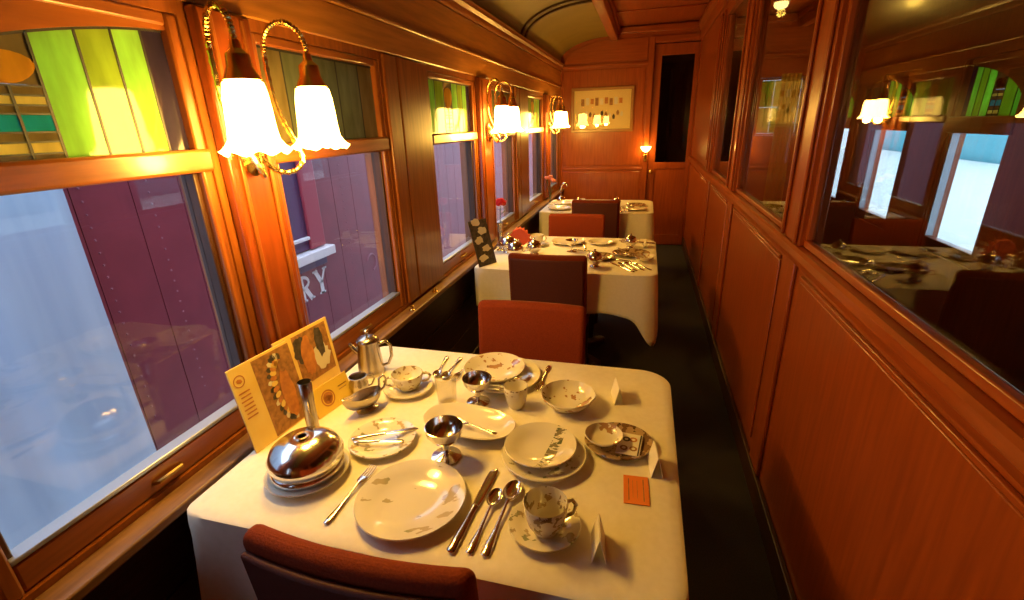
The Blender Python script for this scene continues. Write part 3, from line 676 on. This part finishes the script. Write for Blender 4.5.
def spoon(label, x, y, rz, z=ZC, s=1.0, group=None):
    c = thing('spoon', label, 'spoon', (x, y, z), rz, group); c.scale = (s, s, s)
    link('handle', shared('spoonh', lambda: MB().strip([(-.095, .003, .003, .001), (-.092, .003, .008, .002), (-.07, .003, .0085, .0024), (-.03, .004, .0045, .0024), (.025, .008, .0028, .0024), (.042, .008, .0035, .002)]).mesh('handle', 'silver', 60)), c)
    def bo():
        rings = []; n = 28
        for r, z_ in ((1, .008), (.98, .0092), (.85, .0055), (.55, .0026), (.25, .0016), (.0, .0014)):
            rings.append([(.0185 * max(r, .003) * math.cos(2 * PI * j / n), .068 + .030 * max(r, .003) * math.sin(2 * PI * j / n), z_) for j in range(n)])
        low = [[(.0185 * max(r, .003) * math.cos(2 * PI * j / n), .068 + .030 * max(r, .003) * math.sin(2 * PI * j / n), z_) for j in range(n)] for r, z_ in ((.0, .0002), (.3, .0003), (.6, .0013), (.88, .0042))]
        return MB().loft(rings + low, closed=True).mesh('spoon_bowl', 'silver', 60)
    link('bowl', shared('spoonb', bo), c); return c
def knife(label, x, y, rz, z=ZC, s=1.0, group=None, rx=0):
    c = thing('knife', label, 'knife', (x, y, z), rz, group); c.scale = (s, s, s); c.rotation_euler = (rx, 0, rz)
    link('handle', shared('knifeh', lambda: MB().strip([(-.125, .004, .004, .002), (-.12, .004, .009, .004), (-.09, .004, .0095, .0045), (-.03, .004, .0065, .0045), (-.005, .004, .006, .004), (.0, .004, .0085, .0045), (.004, .004, .0085, .0045), (.006, .004, .006, .003)]).mesh('handle', 'silver', 60)), c)
    link('blade', shared('knifeb', lambda: MB().strip([(.005, .004, .0075, .0016), (.03, .004, .0095, .0014), (.09, .004, .0105, .0012), (.115, .004, .0095, .001), (.125, .004, .0055, .0008, .003), (.129, .004, .001, .0005, .005)]).mesh('blade', 'silver', 60)), c); return c
def tent(label, x, y, rz, hgt=.055, wd=.075):
    c = thing('tent_card', label, 'card', (x, y, ZC), rz, 'folded white name cards')
    for sg in (-1, 1):
        link('leaf', shared('tent%s%s' % (sg, hgt), lambda: MB().loft([[(sg * .014 - .0006, -wd / 2, 0), (sg * .014 + .0006, -wd / 2, 0), (sg * .014 + .0006, wd / 2, 0), (sg * .014 - .0006, wd / 2, 0)], [(sg * .0008 - .0006, -wd / 2, hgt), (sg * .0008 + .0006, -wd / 2, hgt), (sg * .0008 + .0006, wd / 2, hgt), (sg * .0008 - .0006, wd / 2, hgt)]]).mesh('leaf', 'card_white', 0)), c)
    return c

# ------------------------------------------------------------------ nearest table
DEG = PI / 180
plate(.128, 'china_scene', 'large cream dinner plate with faint landscape print beside the fork', .604, .782, rz=.5, h=.020)
plate(.102, 'china_plain', 'cream plate under the domed silver cover', .302, .815, h=.018)
d = thing('dish_cover', 'domed silver dish cover with a vent hole on a cream plate', 'dish cover', (.300, .820, ZC + .0185))
part('dome', MB().lathe([(.080, 0), (.088, .002), (.0885, .012), (.084, .016), (.090, .030), (.091, .042), (.080, .064), (.058, .080), (.034, .088), (.014, .0905), (.0125, .089), (.030, .086), (.056, .077), (.076, .061), (.086, .041), (.080, .017), (.080, .004)], 56, ring=True), 'silver', d, smooth=60)
part('vent_rim', MB().lathe([(.010, .086), (.0155, .0895), (.0155, .092), (.0105, .0925), (.0098, .089)], 24, ring=True), 'silver', d, smooth=60)
v = thing('bud_vase', 'tall slim silver bud vase behind the domed cover', 'vase', (.226, .945, ZC))
part('body', MB().lathe([(0, .004), (.018, .004), (.0165, .05), (.0165, .12), (.019, .183), (.0178, .184), (.0155, .13), (.0155, .05), (.012, .02), (0, .018)], 28), 'pewter', v, smooth=60)
part('foot', MB().lathe([(0, 0), (.029, 0), (.029, .003), (.019, .008), (0, .008)], 28), 'pewter', v, smooth=60)
plate(.092, 'china_band', 'small cream plate with a butter knife lying across it', .423, .974, rz=1.2, h=.016)
knife('short silver butter knife lying across the small cream plate', .425, .985, -62 * DEG, ZC + .0185, .72)
knife('thin silver spreader lying low on the small cream plate', .425, .950, -75 * DEG, ZC + .0188, .55)
fork('silver dinner fork lying between the domed cover and the large dinner plate', .449, .774, -2 * DEG, s=1.02)
knife('silver dinner knife lying beside the large dinner plate', .752, .800, -4 * DEG, s=1.04)
spoon('shorter silver teaspoon lying between the dinner knife and a longer spoon', .786, .770, -3 * DEG, s=.97)
spoon('longer silver spoon lying beside the cup and saucer', .820, .787, -3 * DEG, s=1.14)
# coffee pot
p = thing('coffee_pot', 'small silver coffee pot with knobbed lid beside the window ledge', 'coffee pot', (.180, 1.330, ZC), .4)
part('body', MB().lathe([(0, 0), (.047, 0), (.048, .006), (.045, .012), (.044, .03), (.036, .115), (.037, .122), (.033, .122), (.030, .11), (.03, .02), (0, .015)], 36), 'pewter', p, smooth=60)
lid = part('lid', MB().lathe([(0, .1225), (.039, .1225), (.040, .126), (.030, .137), (.010, .142), (0, .143)], 32), 'pewter', p, smooth=60)
part('finial', MB().lathe([(0, .141), (.004, .142), (.004, .150), (.009, .156), (.007, .164), (0, .166)], 16), 'silver', lid, smooth=60)
part('spout', MB().tube([(-.036, 0, .085), (-.052, 0, .10), (-.062, 0, .118)], [.012, .009, .006], 10), 'pewter', p, smooth=60)
part('handle', MB().tube([(.036, 0, .11), (.060, 0, .118), (.076, 0, .10), (.076, 0, .06), (.062, 0, .03), (.042, 0, .025)], [.005, .006, .006, .006, .005, .005], 8), 'pewter', p, smooth=60)
# creamer
p = thing('creamer', 'little silver creamer standing between the coffee pot and the sauce boat', 'creamer', (.218, 1.190, ZC), .8)
part('body', MB().lathe([(0, 0), (.026, 0), (.027, .004), (.022, .009), (.031, .03), (.031, .042), (.026, .056), (.029, .066), (.027, .066), (.023, .056), (.027, .04), (.02, .015), (0, .012)], 30), 'pewter', p, smooth=60)
part('handle', MB().tube([(.026, 0, .058), (.046, 0, .062), (.052, 0, .04), (.042, 0, .022), (.028, 0, .02)], .0032, 8), 'pewter', p, smooth=60)
# sauce boat
p = thing('sauce_boat', 'silver sauce boat with loop handle and pouring lip', 'sauce boat', (.292, 1.112, ZC), 62 * DEG)
def boat():
    rings = []; n = 40
    def ring(sc, z_, lipz, inner=0):
        out = []
        for j in range(n):
            a = 2 * PI * j / n; ca, sa = math.cos(a), math.sin(a)
            lip = max(0, -ca) ** 4; x = sc * (.052 * ca - .026 * lip); y = sc * (.034 * sa * (1 - .25 * lip))
            out.append((x, y, z_ + lipz * (lip * 1.0 + .35 * max(0, ca) ** 3)))
        return out
    for sc, z_, l in ((.40, .014, 0), (.62, .018, .0), (.85, .030, .004), (.97, .044, .010), (1.0, .054, .016), (.96, .0545, .016), (.92, .044, .010), (.8, .031, .004), (.58, .021, 0), (.3, .018, 0)): rings.append(ring(sc, z_, l))
    return MB().loft(rings)
part('body', boat(), 'pewter', p, smooth=60)
part('foot', MB().lathe([(0, 0), (.034, 0), (.035, .003), (.022, .008), (.018, .0145), (0, .0145)], 32, sy=.75), 'pewter', p, smooth=60)
part('handle', MB().tube([(.046, 0, .040), (.066, 0, .050), (.078, 0, .072), (.068, 0, .092), (.052, 0, .086), (.050, 0, .060)], .004, 8), 'pewter', p, smooth=60)
# bouillon cup and saucer
plate(.082, 'china_plain', 'cream saucer under the two-handled bouillon cup', .366, 1.246, h=.016)
cup(.052, .052, 'china_cup', 'two-handled cream bouillon cup with printed band on a saucer', .364, 1.250, ZC + .0072, .5, 2)
# coupes
coupe('silver footed coupe standing between the dinner plate and the celery tray', .620, .955, s=1.06)
coupe('silver footed coupe standing behind the celery tray beside the plain tumbler', .618, 1.223, s=.98)
# celery tray
def tray():
    rings = []; n = 56
    for sx, sy, z_ in ((.085, .040, 0), (.098, .050, .003), (.128, .070, .022), (.140, .078, .027), (.138, .077, .0295), (.126, .068, .025), (.096, .048, .007), (.0005, .0003, .006)):
        rings.append([(sx * (abs(math.cos(a)) ** .8) * (1 if math.cos(a) >= 0 else -1), sy * (abs(math.sin(a)) ** .9) * (1 if math.sin(a) >= 0 else -1), z_) for a in [2 * PI * j / n for j in range(n)]])
    return MB().loft(rings)
one('celery_tray', 'tray', lambda: tray().mesh('celery_tray', 'china_plain', 50), 'long oval cream celery tray with a relish fork in it', 'tray', .637, 1.085, rz=-7 * DEG)
fork('small silver relish fork lying in the celery tray', .665, 1.068, 75 * DEG, ZC + .019, .72)
# tumbler and far cutlery
one('tumbler', 'tumb', lambda: MB().lathe([(0, 0), (.027, 0), (.029, .004), (.034, .092), (.0325, .0925), (.0275, .012), (0, .010)], 36).mesh('tumbler', 'tumbler_glass', 50), 'clear glass tumbler beside the silver coupe', 'tumbler', .522, 1.203)
spoon('silver spoon lying nearest the bouillon cup by the cloth edge', .412, 1.418, 188 * DEG, s=.86)
spoon('silver spoon lying between another spoon and a fork at the cloth edge', .455, 1.415, 180 * DEG, s=.9)
fork('silver fork lying between the spoons and the stacked plates', .497, 1.412, 176 * DEG, s=.98)
plate(.128, 'china_floral', 'wide flower-printed plate under another plate at the cloth edge', .655, 1.385, h=.018)
plate(.104, 'china_floral', 'flower-printed soup plate stacked on the wide plate', .628, 1.372, ZC + .0195, rz=2.2, h=.030)
cup(.037, .072, 'china_cup', 'small handleless cream cup with brown printed figures', .741, 1.226, handles=0, name='egg_cup')
fork('silver fork lying beside the flower-printed bowl', .790, 1.412, 178 * DEG, s=.95)
bowl(.083, .042, 'china_floral', 'flower-printed cream bowl with scalloped rim', .896, 1.262, wavy=.012)
# stacked plates, platter group
plate(.110, 'china_band', 'cream plate with printed border under a smaller plate', .872, 1.005, rz=.4, h=.018)
plate(.094, 'china_stripe', 'smaller cream plate with a dark printed stripe stacked on a plate', .862, 1.010, ZC + .0195, rz=-.15, h=.020)
plate(.080, 'china_brown', 'dark brown patterned oval platter carrying a small bowl and card', 1.056, 1.100, rz=.2, h=.016, sx=1.12)
bowl(.050, .022, 'china_floral', 'small patterned dish sitting on the brown platter', 1.018, 1.085, ZC + .018, name='dish')
ps = thing('printed_card', 'white printed card standing in the brown platter', 'card', (1.085, 1.085, ZC + .019), -.1)
part('sheet', bx(-.030, .030, -.045, .045, 0, .0015), 'card_white', ps)
for i, (u, vv, m) in enumerate(((-.012, -.02, 'ink_brown'), (.008, .02, 'ink_orange'), (-.010, .018, 'ink_dark'), (.012, -.018, 'ink_brown'))): part('emblem', MB().lathe([(.005, 0), (.010, 0), (.010, .0004), (.005, .0004)], 16, c=(u, vv, .0016), ring=True), m, ps)
part('border', bx(.024, .028, -.044, .044, .0016, .002), 'ink_dark', ps)
# cards
tent('folded white card standing beside the flower-printed bowl', 1.040, 1.335, .22)
tent('folded white card standing beside the brown platter and orange card', 1.150, 1.030, .12)
tent('folded white card standing beside the cup and saucer', 1.035, .755, .12, .055)
oc = thing('orange_card', 'flat orange card with dark text lines lying on the cloth', 'card', (1.106, .940, ZC), .05)
part('sheet', bx(-.029, .029, -.047, .047, 0, .0012), 'card_orange', oc)
for xx in (-.018, .016): part('text_line', bx(xx, xx + .0022, -.036, .036, .00125, .0016), 'ink_brown', oc)
for xx in (-.008, .002): part('text_line', bx(xx, xx + .0012, -.028, .030, .00125, .0016), 'ink_orange', oc)
# cup and saucer
plate(.078, 'china_band', 'cream saucer with printed band under the coffee cup', .918, .780, h=.016, rz=1)
cup(.047, .072, 'china_cup', 'cream coffee cup with printed band on a saucer', .922, .772, ZC + .0072, .5, 1)
# menus
def menu(label, x, y, rz, w_, h_, lean, paper, art, name='menu_card'):
    c = thing(name, label, 'menu', (x, y, ZC), rz); c.rotation_euler = (-lean, 0, rz)
    part('back_leaf', bx(-w_ / 2, w_ / 2, .0015, .0035, 0, h_), 'ink_orange', c); part('front_leaf', bx(-w_ / 2, w_ / 2, -.0015, .001, 0, h_), paper, c)
    def ring(cx, cz, r): part('emblem', MB().lathe([(r * .84, 0), (r, 0), (r, .0006), (r * .84, .0006)], 28, ring=True), 'ink_orange', c, loc=(cx, -.0016, cz), rot=(PI / 2, 0, 0)); part('emblem', MB().lathe([(0, 0), (r * .55, 0), (r * .55, .0005), (0, .0005)], 6, sy=.7), 'ink_orange', c, loc=(cx, -.0016, cz), rot=(PI / 2, .4, 0))
    art(c, w_, h_, ring); return c
def blob(c, cx, cz, rx, rz_, mat, seed, n=26, k=.25, y=-.0016):
    rnd = random.Random(seed); poly = []
    for i in range(n):
        a = 2 * PI * i / n; r = 1 + k * (rnd.random() - .5); poly.append((cx + rx * r * math.cos(a), cz + rz_ * r * math.sin(a)))
    part('printed_shape', MB().prism(poly, y - .0005, y, 'y'), mat, c, smooth=0)
def plume(c, cx, cz, ang, ln, wd, mat, y):
    ca, sa = math.cos(ang), math.sin(ang); pts = []
    for u, v in ((0, -.25), (.3, -.5), (.75, -.5), (1, 0), (.75, .5), (.3, .5), (0, .25)): pts.append((cx + ca * u * ln - sa * v * wd, cz + sa * u * ln + ca * v * wd))
    part('printed_shape', MB().prism(pts, y - .0005, y, 'y'), mat, c, smooth=0)
def art1(c, w_, h_, ring):
    ring(-.078, .205, .017)
    for i in range(7): part('text_line', bx(-.092 + .003 * (i % 2), -.058, -.0021, -.0016, .17 - i * .012, .174 - i * .012), 'ink_orange', c)
    part('printed_shape', bx(-.030, .1, -.0020, -.0016, .004, .238), 'ink_brown', c)
    for i in range(17):
        a = (70 + i * 12.5) * DEG; ex, ez = .046 + .030 * math.cos(a), .122 + .088 * math.sin(a)
        plume(c, ex, ez, a + .5, .022, .013, ('ink_dark', 'ink_pale', 'ink_dark')[i % 3], -.0022); plume(c, .046 + .020 * math.cos(a), .122 + .07 * math.sin(a), a + .5, .022, .014, ('ink_orange', 'paper_gold')[i % 2], -.0028)
    blob(c, .052, .10, .022, .078, 'ink_orange', 2, 30, .12, -.0034); blob(c, .056, .185, .013, .018, 'ink_brown', 4, 20, .1, -.004)
def art2(c, w_, h_, ring):
    ring(-.085, .19, .016)
    for i in range(7): part('text_line', bx(-.097, -.062, -.0021, -.0016, .155 - i * .012, .159 - i * .012), 'ink_orange', c)
    part('printed_shape', bx(-.045, .1, -.0021, -.0016, .06, .225), 'ink_brown', c)
    blob(c, -.02, .175, .030, .042, 'ink_dark', 11, 24, .3, -.0022); blob(c, .0, .14, .026, .06, 'ink_orange', 12, 24, .2, -.0028); blob(c, .006, .195, .013, .018, 'ink_orange', 13, 16, .1, -.0034)
    blob(c, .058, .17, .018, .05, 'ink_dark', 14, 20, .3, -.0028); blob(c, .055, .12, .036, .04, 'ink_pale', 15, 24, .3, -.0022)
def art3(c, w_, h_, ring):
    ring(-.02, .042, .026); blob(c, -.02, .042, .019, .019, 'ink_orange', 21, 18, .1)
    part('text_line', bx(.028, .065, -.0021, -.0016, .055, .058), 'ink_brown', c); part('text_line', bx(.028, .060, -.0021, -.0016, .045, .047), 'ink_brown', c)
menu('tall gold menu with round emblem and feathered figure print leaning by the window', .118, .955, 84 * DEG, .205, .245, .16, 'paper_gold', art1)
menu('gold menu with two dark figures print leaning behind the bud vase', .092, 1.150, 84 * DEG, .225, .235, .12, 'paper_gold', art2)
menu('low gold card with one large round emblem between the vase and the creamer', .190, 1.105, 80 * DEG, .150, .088, .30, 'paper_gold_bright', art3)

# ------------------------------------------------------------------ table with the rose
menu('dark menu with pale printed figures standing on the rose table', .175, 2.730, 62 * DEG, .15, .285, .30, 'ink_dark', lambda c, w_, h_, ring: [blob(c, -.02 + .04 * (i % 2), .05 + .055 * i, .035, .022, 'ink_pale', 30 + i, 16, .5) for i in range(5)])
rv_ = thing('bud_vase', 'slim silver bud vase holding one red rose', 'vase', (.150, 3.10, ZC)); part('body', MB().lathe([(0, 0), (.03, 0), (.03, .004), (.012, .012), (.012, .04), (.02, .10), (.016, .17), (.022, .19), (.02, .19), (.014, .17), (.017, .1), (.008, .03), (0, .028)], 24), 'pewter', rv_, smooth=60)
rs = thing('rose', 'single red rose standing in a silver bud vase', 'flower', (.150, 3.10, ZC + .04))
part('stem', MB().tube([(0, 0, 0), (.002, 0, .12), (.006, 0, .22), (.008, 0, .265)], .003, 6), 'leaf', rs)
part('leaf', MB().loft([[(.004, 0, .20), (.02, .012, .215), (.004, .001, .201)], [(.03, .002, .23), (.045, .012, .238), (.03, .003, .231)]]), 'leaf', rs)
for i in range(9):
    a = i * 2.4; r0 = .010 + .0022 * i
    part('petal', MB().lathe([(0, 0), (.016, .006), (.022, .022), (.020, .036), (.018, .036), (.019, .022), (.013, .009), (0, .003)], 12, sx=.75), 'rose_red', rs, smooth=60, loc=(.008 + r0 * .8 * math.cos(a), r0 * .8 * math.sin(a), .262 + .002 * (9 - i)), rot=(.02 * i * math.sin(a), .02 * i * math.cos(a), a))
def shell_fan(): 
    m = MB(); rings = []
    for k in range(2):
        ring = [(0, k * .012, 0)]
        for i in range(17):
            a = PI * (.12 + .76 * i / 16); r = .14 + .006 * math.cos(i * PI); ring.append((r * .62 * math.cos(a), k * .012 + .012 * math.cos(i * PI), r * math.sin(a)))
        rings.append(ring)
    return m.loft(rings)
one('folded_napkin', 'fan', lambda: shell_fan().mesh('napkin', 'ink_red', 30), 'red fan-folded napkin standing behind the silver sugar bowl', 'napkin', .265, 3.20)
def silver_pot(label, x, y, s=1.0, rz=0, name='sugar_bowl', cat='bowl', mat='silver'):
    c = thing(name, label, cat, (x, y, ZC), rz); c.scale = (s, s, s)
    link('body', shared('sp' + mat, lambda: MB().lathe([(0, 0), (.030, 0), (.030, .004), (.020, .010), (.044, .034), (.048, .052), (.040, .070), (.034, .070), (.04, .05), (.03, .025), (0, .02)], 28).mesh('body', mat, 60)), c)
    l = link('lid', shared('spl' + mat, lambda: MB().lathe([(0, .071), (.041, .071), (.036, .082), (.012, .092), (.005, .096), (.008, .104), (0, .109)], 28).mesh('lid', mat, 60)), c)
    for sg in (0, PI): link('handle', shared('sph' + mat, lambda: MB().tube([(.044, 0, .058), (.066, 0, .062), (.072, 0, .044), (.047, 0, .036)], .0035, 6).mesh('handle', mat, 60)), c, (0, 0, 0), (0, 0, sg))
    return c
silver_pot('silver lidded sugar bowl beside the dark menu', .300, 2.93, 1.15)
silver_pot('larger silver lidded bowl beside the rose vase', .215, 3.06, 1.2, .7)
silver_pot('silver lidded bowl beside the cream cup on the rose table', .405, 3.02, 1.05, 1.2)
plate(.08, 'china_plain', 'cream saucer under the cup on the rose table', .375, 3.27, h=.016)
cup(.046, .07, 'china_plain', 'plain cream cup on a saucer on the rose table', .372, 3.27, ZC + .0072, .2, 1)
plate(.118, 'china_plain', 'cream dinner plate between the cup and a smaller plate on the rose table', .580, 3.36, h=.02)
plate(.09, 'china_plain', 'smaller cream plate beside the tray of silver on the rose table', .815, 3.38, h=.018)
coupe('silver footed coupe behind the dark chair back on the rose table', .640, 3.13, s=.9)
silver_pot('silver covered dish on a dark plate on the rose table', .825, 2.80, 1.0, .5, 'covered_dish')
plate(.088, 'china_brown', 'dark plate beside the silver covered dish on the rose table', .845, 2.99, h=.016)
plate(.10, 'china_brown', 'dark patterned platter near the aisle edge of the rose table', 1.03, 3.10, h=.016, sx=1.2)
silver_pot('silver bowl on the aisle side of the rose table', 1.02, 3.30, .9, .3, 'covered_dish')
bowl(.06, .03, 'china_floral', 'small patterned bowl on the aisle edge of the rose table', 1.115, 2.97)
for i, (dx, kind) in enumerate(((0, knife), (.035, spoon), (.075, spoon), (.115, fork))):
    kind(['silver knife at the outer end of the cutlery row on the rose table', 'silver spoon next to the knife in the cutlery row on the rose table', 'silver spoon next to the fork in the cutlery row on the rose table', 'silver fork at the aisle end of the cutlery row on the rose table'][i], .985 + dx, 2.80 + dx * .3, 38 * DEG, s=.95)
knife('silver knife lying near the far edge of the rose table', 1.06, 3.45, 80 * DEG)
fork('silver fork lying between the two cream plates of the rose table', .70, 3.30, 15 * DEG)
tent('small folded card on the aisle corner of the rose table', 1.12, 3.32, .1, .05)

# ------------------------------------------------------------------ table by the far wall
plate(.12, 'china_plain', 'cream dinner plate near the window on the far table', .28, 4.79, h=.02)
plate(.11, 'china_plain', 'cream plate with raised rim beside the silver swan-neck vase', .27, 5.04, h=.03)
plate(.10, 'china_floral', 'patterned plate on the aisle side of the far table', 1.03, 4.81, h=.018)
plate(.10, 'china_brown', 'dark patterned plate behind the patterned plate on the far table', 1.02, 5.04, h=.018)
silver_pot('small silver lidded bowl beside the plates of the far table', .45, 4.95, .9, .4)
silver_pot('silver covered dish on the aisle side of the far table', .83, 5.02, .9, .9, 'covered_dish')
gv = thing('swan_neck_vase', 'silver pitcher with tall curved neck on the far table', 'pitcher', (.225, 5.22, ZC))
part('body', MB().lathe([(0, 0), (.03, 0), (.045, .02), (.04, .05), (.015, .075), (.0, .078)], 24), 'silver', gv, smooth=60)
part('neck', MB().tube([(0, 0, .07), (-.005, 0, .13), (.0, 0, .18), (.03, 0, .21), (.06, 0, .20), (.065, 0, .175)], [.012, .010, .010, .010, .011, .013], 10), 'silver', gv, smooth=60)
fv = thing('flower_vase', 'slim glass vase with pink flowers by the far window', 'vase', (.135, 5.05, ZC))
part('body', MB().lathe([(0, 0), (.03, 0), (.03, .005), (.014, .03), (.022, .14), (.020, .14), (.011, .03), (0, .02)], 20), 'tumbler_glass', fv, smooth=60)
pk = thing('pink_flowers', 'small bunch of pink flowers standing in the glass vase', 'flower', (.135, 5.05, ZC + .03))
for i in range(5):
    a = i * 1.26; part('stem', MB().tube([(0, 0, 0), (.012 * math.cos(a), .012 * math.sin(a), .11), (.04 * math.cos(a), .04 * math.sin(a), .21 + .012 * i)], .002, 5), 'leaf', pk)
    part('blossom', MB().lathe([(0, -.014), (.020, -.010), (.026, .004), (.018, .014), (0, .008)], 9, c=(.04 * math.cos(a), .04 * math.sin(a), .22 + .012 * i)), 'petal_pink', pk)
tent('small folded card between the silver bowl and the chair on the far table', .46, 5.12, 1.5, .06)
for i in range(3): (knife, fork, spoon)[i](['silver knife lying before the patterned plate on the far table', 'silver fork lying before the patterned plate on the far table', 'silver spoon lying before the patterned plate on the far table'][i], .88 + .035 * i, 4.80, .1)
for i, (x, y, a) in enumerate(((.985, 3.20, 40), (.955, 2.96, 65), (.72, 3.16, 70), (.48, 3.36, 12))):
    (fork, knife, knife, fork)[i](['silver fork lying between the dark platter and the silver bowl of the rose table', 'silver knife lying between the dark plate and dark platter of the rose table', 'silver knife lying beside the coupe of the rose table', 'silver fork lying between the cup and dinner plate of the rose table'][i], x, y, a * DEG, ZC, .8)
